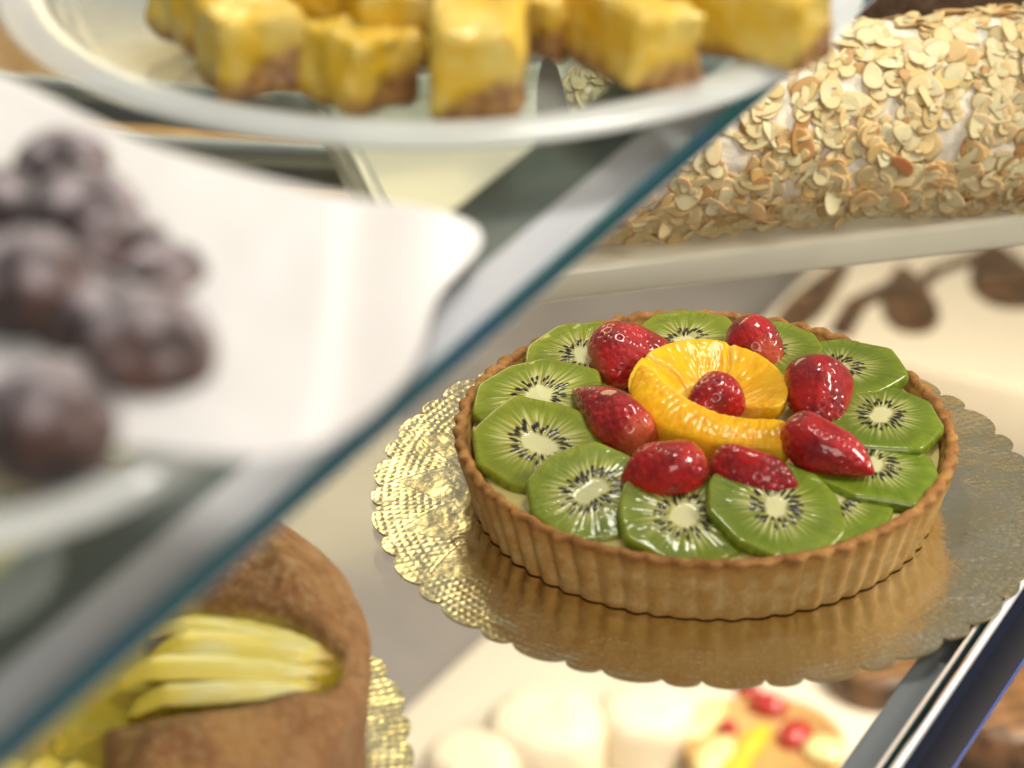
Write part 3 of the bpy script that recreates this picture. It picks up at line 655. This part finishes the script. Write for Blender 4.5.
# sheet of white paper, its far side lifting
pts = np.array([(-36, -4), (-26, -6.0), (-19.8, -12.6), (-13.6, -16.4), (-9.4, -17.4), (-8.1, -18.9), (-9.0, -21.2), (-10.0, -22.8), (-10.2, -24.6), (-10.1, -26.6), (-11.0, -29.4), (-12.7, -32.2), (-15.0, -33.2), (-17.5, -31.8), (-22, -32.5), (-26, -33.5), (-36, -33)])
def make_paper():
    d = np.concatenate([[0], np.cumsum(np.linalg.norm(np.diff(np.vstack([pts, pts[:1]]), axis=0), axis=1))]); n = 260; s = np.linspace(0, d[-1], n, endpoint=False); P = np.vstack([pts, pts[:1]])
    B = np.stack([np.interp(s, d, P[:, 0]), np.interp(s, d, P[:, 1])], -1)
    for _ in range(26): B = .25 * np.roll(B, 1, 0) + .5 * B + .25 * np.roll(B, -1, 0)
    c = np.array([-19., -25.]); q = np.linspace(0.01, 1, 40); G = c + (B - c)[:, None] * q[None, :, None]
    dz = (ST + 1.3) + (.16 - ST - 1.3) * sstep(-13.2, -9.4, G[..., 0]) + .14 * fbm(np.concatenate([G * .25, G[..., :1] * 0], -1), 3)
    dz = np.maximum(dz, .1); z = UZ + dz; G = np.stack([up(G[..., 0], G[..., 1], 0)[..., k] * 0 + (CAM[k] + (G[..., k] - CAM[k]) * (CAM[2] - z) / (CAM[2] - 21.3)) for k in (0, 1)], -1)
    pm = M('white_greaseproof_paper', color=(.80, .79, .78), rough=.55, sheen=.1); pm.set(normal=pm.bump(pm.noise(.8, 4), .1, .4))
    o = mesh_obj('paper_sheet', np.concatenate([G, z[..., None]], -1).reshape(-1, 3), grid_f(n, 40, wu=True)[:, ::-1].copy(), pm.m)
    add_mod(o, 'SOLIDIFY', thickness=.03 * S, offset=-1)
    tag(o, 'white paper sheet spread beneath the sugared dough balls', 'paper')
make_paper()
bm_ = M('sugar_dusted_dough', rough=.75, sheen=.3)
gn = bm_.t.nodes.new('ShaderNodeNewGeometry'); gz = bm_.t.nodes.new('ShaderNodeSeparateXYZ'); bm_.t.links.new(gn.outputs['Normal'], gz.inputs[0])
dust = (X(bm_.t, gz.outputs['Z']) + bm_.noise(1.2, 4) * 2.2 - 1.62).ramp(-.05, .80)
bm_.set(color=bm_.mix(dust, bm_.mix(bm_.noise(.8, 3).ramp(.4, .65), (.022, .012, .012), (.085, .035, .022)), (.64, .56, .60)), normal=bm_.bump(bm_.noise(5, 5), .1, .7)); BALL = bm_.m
D3, F3 = sphere_dirs(72, 40)
BALLS = [((30, 290), 23.4, 1.85, 'sugared dark dough ball on top of the pile, nearest the picture edge'), ((84, 222), 23.0, 1.75, 'whitest sugared dough ball at the back of the pile'),
         ((-2, 215), 22.6, 1.6, 'brown dough ball at the back left of the pile by the picture edge'), ((118, 258), 22.6, 1.55, 'small purplish dough ball between the whitest one and the right hand pair'),
         ((160, 285), 22.2, 1.45, 'reddish brown dough ball peeping out on the right of the pile, beside the largest'), ((150, 352), 22.9, 1.85, 'large dark dough ball with a white sugared cap at the right end of the pile'),
         ((45, 425), 22.9, 1.85, 'dark dough ball at the front of the pile with mauve sugar on top'), ((62, 172), 22.6, 1.5, 'toast brown dough ball furthest back against the white paper'), ((92, 330), 22.4, 1.8, 'dough ball in the dark middle of the pile')]
for i, (px, z, r, lab) in enumerate(BALLS):
    q = D3 * np.array([1.06, 1., .93]); V = q * r * (1 + .07 * fbm(q * 1.3 + i * 7, 3) + .02 * fbm(q * 5 + i, 3))[:, None]
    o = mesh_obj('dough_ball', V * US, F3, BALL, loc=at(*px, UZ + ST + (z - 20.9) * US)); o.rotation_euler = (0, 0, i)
    tag(o, lab, 'dough ball', 'sugar dusted dough balls')

dish = thing('glass_dish', 'large round glass dish with a thick pale rim, full of yellow pastry pieces', 'dish', (*up(-10.7, .1), UZ))
round_dish(dish, 15.9 * UK, 1.4, 1.7, DISH_GLASS, DISH_RIM)
pm1 = M('glazed_yellow_pastry', rough=.4, coat=.3); x_, y_, z_ = pm1.xyz()
top = (z_ + pm1.noise(1.1, 3) * 1.4 - x_ * .45 - .12).ramp(-.1, .75)
pm1.set(color=pm1.mix(top, pm1.mix(pm1.noise(2, 4).ramp(.4, .6), (.28, .13, .045), (.48, .26, .085)), pm1.mix(pm1.noise(.9, 3).ramp(.35, .7), (.76, .48, .015), (.84, .64, .14))), normal=pm1.bump(pm1.noise(3, 5), .15, .8))
PIECES = [((252, 44), 22.9, (3.2, 3.2, 2.8), 20, 'pale topped yellow pastry piece at the left of the dish'), ((362, 62), 22.6, (3.4, 2.8, 2.6), 42, 'deep yellow pastry piece second from the left, low in the dish'),
          ((480, 38), 23.6, (3.0, 6.6, 3.6), -2, 'tall yellow pastry slab with a brown right side in the middle of the dish'), ((618, 26), 23.2, (2.6, 7.6, 2.8), 24, 'long yellow pastry finger leaning right of the middle slab'),
          ((702, 2), 23.6, (2.6, 9.0, 2.8), 56, 'brown pastry finger lying at the right end of the dish'), ((396, 10), 23.6, (3.4, 3.2, 2.8), 10, 'yellow pastry piece behind the low one, cut by the top of the picture'),
          ((310, -4), 23.2, (3.0, 3.2, 2.8), 70, 'brown sided pastry piece at the top left of the dish'), ((205, 2), 23.0, (3.0, 3.2, 2.6), 35, 'yellow pastry piece at the far left, cut by the top of the picture'), ((556, 2), 22.9, (2.6, 4.2, 2.4), -30, 'pastry piece in the dark gap behind the middle slab')]
for i, (px, z, (a, b, c), rz, lab) in enumerate(PIECES):
    V, f = box_mesh(-a / 2 * UK, a / 2 * UK, -b / 2 * UK, b / 2 * UK, -c / 2 * UK, c / 2 * UK)
    o = mesh_obj('pastry_piece', V, f, pm1.m, loc=at(*px, UZ + (z - 20.9) * UK)); o.rotation_euler = (R_(6 * (i % 3 - 1)), R_(8 * (i % 2)), R_(rz))
    add_mod(o, 'BEVEL', width=.35 * S, segments=3); add_mod(o, 'SUBSURF', levels=3, render_levels=3, subdivision_type='SIMPLE')
    tx = bpy.data.textures.new('lumps', 'CLOUDS'); tx.noise_scale = .012; add_mod(o, 'DISPLACE', texture=tx, strength=.007, texture_coords='LOCAL')
    tag(o, lab, 'pastry', 'yellow pastry pieces in the glass dish')

# ------------------------------------------------------------------ on the case floor, seen through the lower shelf
FZ = -75.
icing = M('cream_icing', color=(.86, .75, .58), rough=.5, sss=.2, sscale=.006); icing.set(normal=icing.bump(icing.noise(1, 4), .1, .5))
choc_and_shadow = M('chocolate_icing_and_shadow', rough=.4); choc_and_shadow.set(color=choc_and_shadow.mix(choc_and_shadow.noise(.6, 4).ramp(.4, .6), (.05, .025, .010), (.16, .08, .035)), normal=choc_and_shadow.bump(choc_and_shadow.noise(2, 4), .1, .5))  # also colours the leaf-shaped shadows on the slab cake
wb = M('white_board_lacquer', color=(.78, .70, .58), rough=.4)
def loc2(px, py, z): q = at(px, py, z); return q
# white serving board
a_, b_ = at(426, 690, FZ + 1.2), at(500, 622, FZ + 1.2); dv = (b_ - a_)[:2]; ang = math.atan2(dv[1], dv[0])
brd = thing('serving_board', 'cream coloured serving board on the case floor under the tart shelf', 'board', (a_[0], a_[1], FZ), ang)
box('board_slab', -30, 26, -34, 0, .02, 1.2, wb.m, brd, .3)
def dome_cake(px, py, r, h, mat, label, seed, cat='cake', name='cream_dome_cake', extra=None):
    q = at(px, py, FZ + 1.2 + h * .5); t = thing(name, label, cat, (q[0], q[1], FZ + 1.22))
    n = 120; th = np.linspace(0, 2 * math.pi, n, endpoint=False); k = np.linspace(0, 1, 26)
    prof = [(r * math.sin(min(1, a * 1.25) * math.pi / 2) ** .8 if a < .8 else r, h * (1 - a ** 3)) for a in k]; prof[0] = (.01, h)
    V = np.stack([np.stack([p * np.cos(th), p * np.sin(th), np.full(n, z)], -1) for p, z in prof], 1)
    V[..., :2] *= (1 + .10 * fbm(V * .35 + seed * 3, 2))[..., None]; V[..., 2] += .45 * r / 4 * fbm(V * .5 + seed, 3) * (V[..., 2] > .05)
    mesh_obj('icing_coat', V.reshape(-1, 3), grid_f(n, 26, wu=True)[:, ::-1].copy(), mat, t)
    if extra: extra(t, r, h)
    return t
dome_cake(545, 735, 4.7, 5.0, icing.m, 'pale cream iced dome cake in the blurred row below the tart', 1)
dome_cake(645, 722, 4.0, 4.6, icing.m, 'smaller cream dome cake to the right of the first blurred dome', 4)
dome_cake(470, 770, 3.6, 4.2, icing.m, 'cream dome cake at the bottom edge beside the apple cake board', 6)
# blurred fruit flan
q = at(765, 745, FZ + 3.5)
flan = thing('fruit_flan', 'blurred flan with yellow and red fruit seen below the gold board', 'flan', (q[0], q[1], FZ + 1.22))
n = 120; th = np.linspace(0, 2 * math.pi, n, endpoint=False)
prof = [(.01, 2.0), (5.6, 2.0), (5.7, 2.5), (6.2, 2.5), (6.0, 0), (.01, 0)]
V = np.stack([np.stack([p * np.cos(th), p * np.sin(th), np.full(n, z)], -1) for p, z in prof], 1)
mesh_obj('flan_case', V.reshape(-1, 3), grid_f(n, len(prof), wu=True)[:, ::-1].copy(), CRUST, flan, col=np.tile((.62, .38, .14), (n * len(prof), 1)))
yel = M('yellow_fruit', color=(.85, .52, .04), rough=.3, coat=.5); pal = M('pale_fruit', color=(.86, .74, .34), rough=.3, coat=.5); red = M('red_fruit', color=(.42, .02, .015), rough=.3, coat=.6)
for m_, nm, px, s_ in [(pal, 'pear_slice', (705, 720), (1.2, 3.0, .7)), (pal, 'pear_slice', (715, 755), (1.3, 2.6, .7)), (yel, 'peach_slice', (752, 745), (1.0, 2.8, .8)), (yel, 'peach_slice', (735, 770), (1.0, 2.6, .8)),
                   (red, 'berry_piece', (768, 706), (1.6, 1.2, 1.)), (red, 'berry_piece', (795, 735), (1.3, 1.7, 1.)), (red, 'berry_piece', (728, 728), (.8, .7, .7)), (pal, 'pear_slice', (825, 750), (1.7, 1.5, .7)), (red, 'berry_piece', (748, 692), (1.1, .9, .9))]:
    p = at(*px, FZ + 3.6) - np.array([q[0], q[1], FZ + 1.22]); o = mesh_obj(nm, D3 * np.array(s_), F3, m_.m, flan, loc=(p[0], p[1], 2.4)); o.rotation_euler = (0, 0, -.5)
# brown cakes
def choc_cake(px, py, r, h, label, seed):
    q = at(px, py, FZ + h); t = thing('chocolate_cake', label, 'cake', (q[0], q[1], FZ + .02))
    n = 120; th = np.linspace(0, 2 * math.pi, n, endpoint=False); prof = [(.01, h), (r * .5, h + .1), (r * .9, h), (r, h - .5), (r * 1.01, .3), (r * .98, 0)]
    V = np.stack([np.stack([p * np.cos(th), p * np.sin(th), np.full(n, z)], -1) for p, z in prof], 1)
    mesh_obj('icing_coat', V.reshape(-1, 3), grid_f(n, len(prof), wu=True)[:, ::-1].copy(), choc_and_shadow.m, t)
    lt = M('caramel_drizzle', color=(.34, .17, .06), rough=.4)
    for k in range(-3, 4):
        yy = k * r * .26; L = math.sqrt(max(.1, (r * .9) ** 2 - yy * yy)); box('drizzle', -L, L, yy - .22, yy + .22, h + .02, h + .28, lt.m, t, .1)
    t.rotation_euler = (0, 0, .35); return t
choc_cake(1010, 690, 6.5, 4.5, 'dark brown cake with caramel stripes beyond the rail at the lower right', 2)
choc_cake(880, 655, 4.2, 4.0, 'brown striped cake glimpsed under the gold board', 3)
choc_cake(1010, 385, 5.0, 2.0, 'low chocolate cake in front of the cream slab cake at the right', 5)
# cream slab cake with leaf-shaped shadows built as dark flat pieces
q = at(833, 262, FZ + 8); slab = thing('slab_cake', 'big cream iced slab cake with leaf-shaped shadows laid on as dark pieces, lower right background', 'cake', (q[0], q[1], FZ), R_(-28))
p1 = at(952, 372, FZ + 8) - q; ca, sa = math.cos(R_(28)), math.sin(R_(28))
d_ = p1[0] * (-sa) * -1; ly = -p1[0] * sa * 0
loc1 = (p1[0] * ca - p1[1] * sa, p1[0] * sa + p1[1] * ca)
box('iced_block', -1.5, 40, loc1[1], 24, .02, 8., icing.m, slab, .6)
def leaf(px, rz, L, Wd):  # builds one leaf-shaped shadow as a dark flat piece
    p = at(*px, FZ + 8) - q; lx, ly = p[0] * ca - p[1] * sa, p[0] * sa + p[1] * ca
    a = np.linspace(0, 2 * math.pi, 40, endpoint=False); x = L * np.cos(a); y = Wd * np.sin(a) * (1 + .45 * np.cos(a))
    o = prism('leaf_shadow', list(zip(x, y)), 0, .25, choc_and_shadow.m, slab, .05); o.location = Vector((lx, ly, 8.0)) * S; o.rotation_euler = (0, 0, R_(rz))
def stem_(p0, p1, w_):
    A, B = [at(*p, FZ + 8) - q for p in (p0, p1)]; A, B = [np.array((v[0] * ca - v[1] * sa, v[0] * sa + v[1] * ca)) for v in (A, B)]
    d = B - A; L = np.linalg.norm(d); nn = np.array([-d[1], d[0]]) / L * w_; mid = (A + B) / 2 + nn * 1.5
    o = prism('stem_shadow', [tuple(A + nn), tuple(A - nn), tuple(mid - nn), tuple(B - nn), tuple(B + nn), tuple(mid + nn)], 8.0, 8.2, choc_and_shadow.m, slab)
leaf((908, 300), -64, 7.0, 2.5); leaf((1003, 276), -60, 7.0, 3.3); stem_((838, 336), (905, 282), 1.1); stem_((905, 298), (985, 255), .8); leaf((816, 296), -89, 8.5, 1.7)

# ------------------------------------------------------------------ back of the case, upper left
def back_bar(label, px0, px1, z, wdt, hgt, mat, ext=25):
    A, B = at(*px0, z), at(*px1, z); d = (B - A)[:2]; L = np.linalg.norm(d); t = thing('back_rail', label, 'rail', (A[0], A[1], z - hgt), math.atan2(d[1], d[0]))
    box('rail_body', -ext, L + ext, -wdt / 2, wdt / 2, 0, hgt, mat, t, .15); box('rail_lip', -ext, L + ext, wdt / 2, wdt / 2 + .5, 0, hgt + .35, CHROME, t, .1)
DK = M('dark_steel', color=(.10, .10, .085), rough=.35, metal=.6).m
back_bar('dark steel rail far back, upper of the two at the left', (40, 90), (200, 99), -8, 2.0, 1.5, DK)
back_bar('dark steel rail far back that ends behind the acrylic tray', (160, 152), (330, 160), -8, 2.2, 1.5, DK)
bread = M('baked_bread', rough=.6); bread.set(color=bread.mix(bread.noise(.4, 4).ramp(.35, .65), (.50, .27, .08), (.66, .44, .20)), normal=bread.bump(bread.noise(1, 5), .2, .6))
for px, s_, lab in [((185, 124), (13, 9, 6), 'golden bread loaf seen between the two back rails, left of the tray corner'), ((292, 134), (12, 8, 6), 'tan bread loaf between the back rails just beside the tray corner'),
                    ((60, 55), (15, 10, 6), 'pale bread loaf at the far upper left below the dish rim'), ((268, 182), (12, 7, 5), 'bread loaf in front of the lower back rail, above the paper edge')]:
    V = D3 * np.array(s_) * (1 + .05 * fbm(D3 * 2, 3))[:, None]; o = mesh_obj('bread_loaf', V, F3, bread.m, loc=at(*px, FZ + s_[2] * .93)); tag(o, lab, 'bread', 'bread loaves at the back of the case')

# ------------------------------------------------------------------ render settings
sc.render.engine = 'CYCLES'
sc.cycles.use_denoising = True
sc.cycles.max_bounces = 12; sc.cycles.transparent_max_bounces = 24; sc.cycles.glossy_bounces = 5; sc.cycles.diffuse_bounces = 4
sc.cycles.sample_clamp_indirect = 6
sc.cycles.caustics_reflective = False; sc.cycles.caustics_refractive = False
sc.view_settings.view_transform = 'Standard'; sc.view_settings.look = 'None'; sc.view_settings.exposure = 0.; sc.view_settings.gamma = 1.
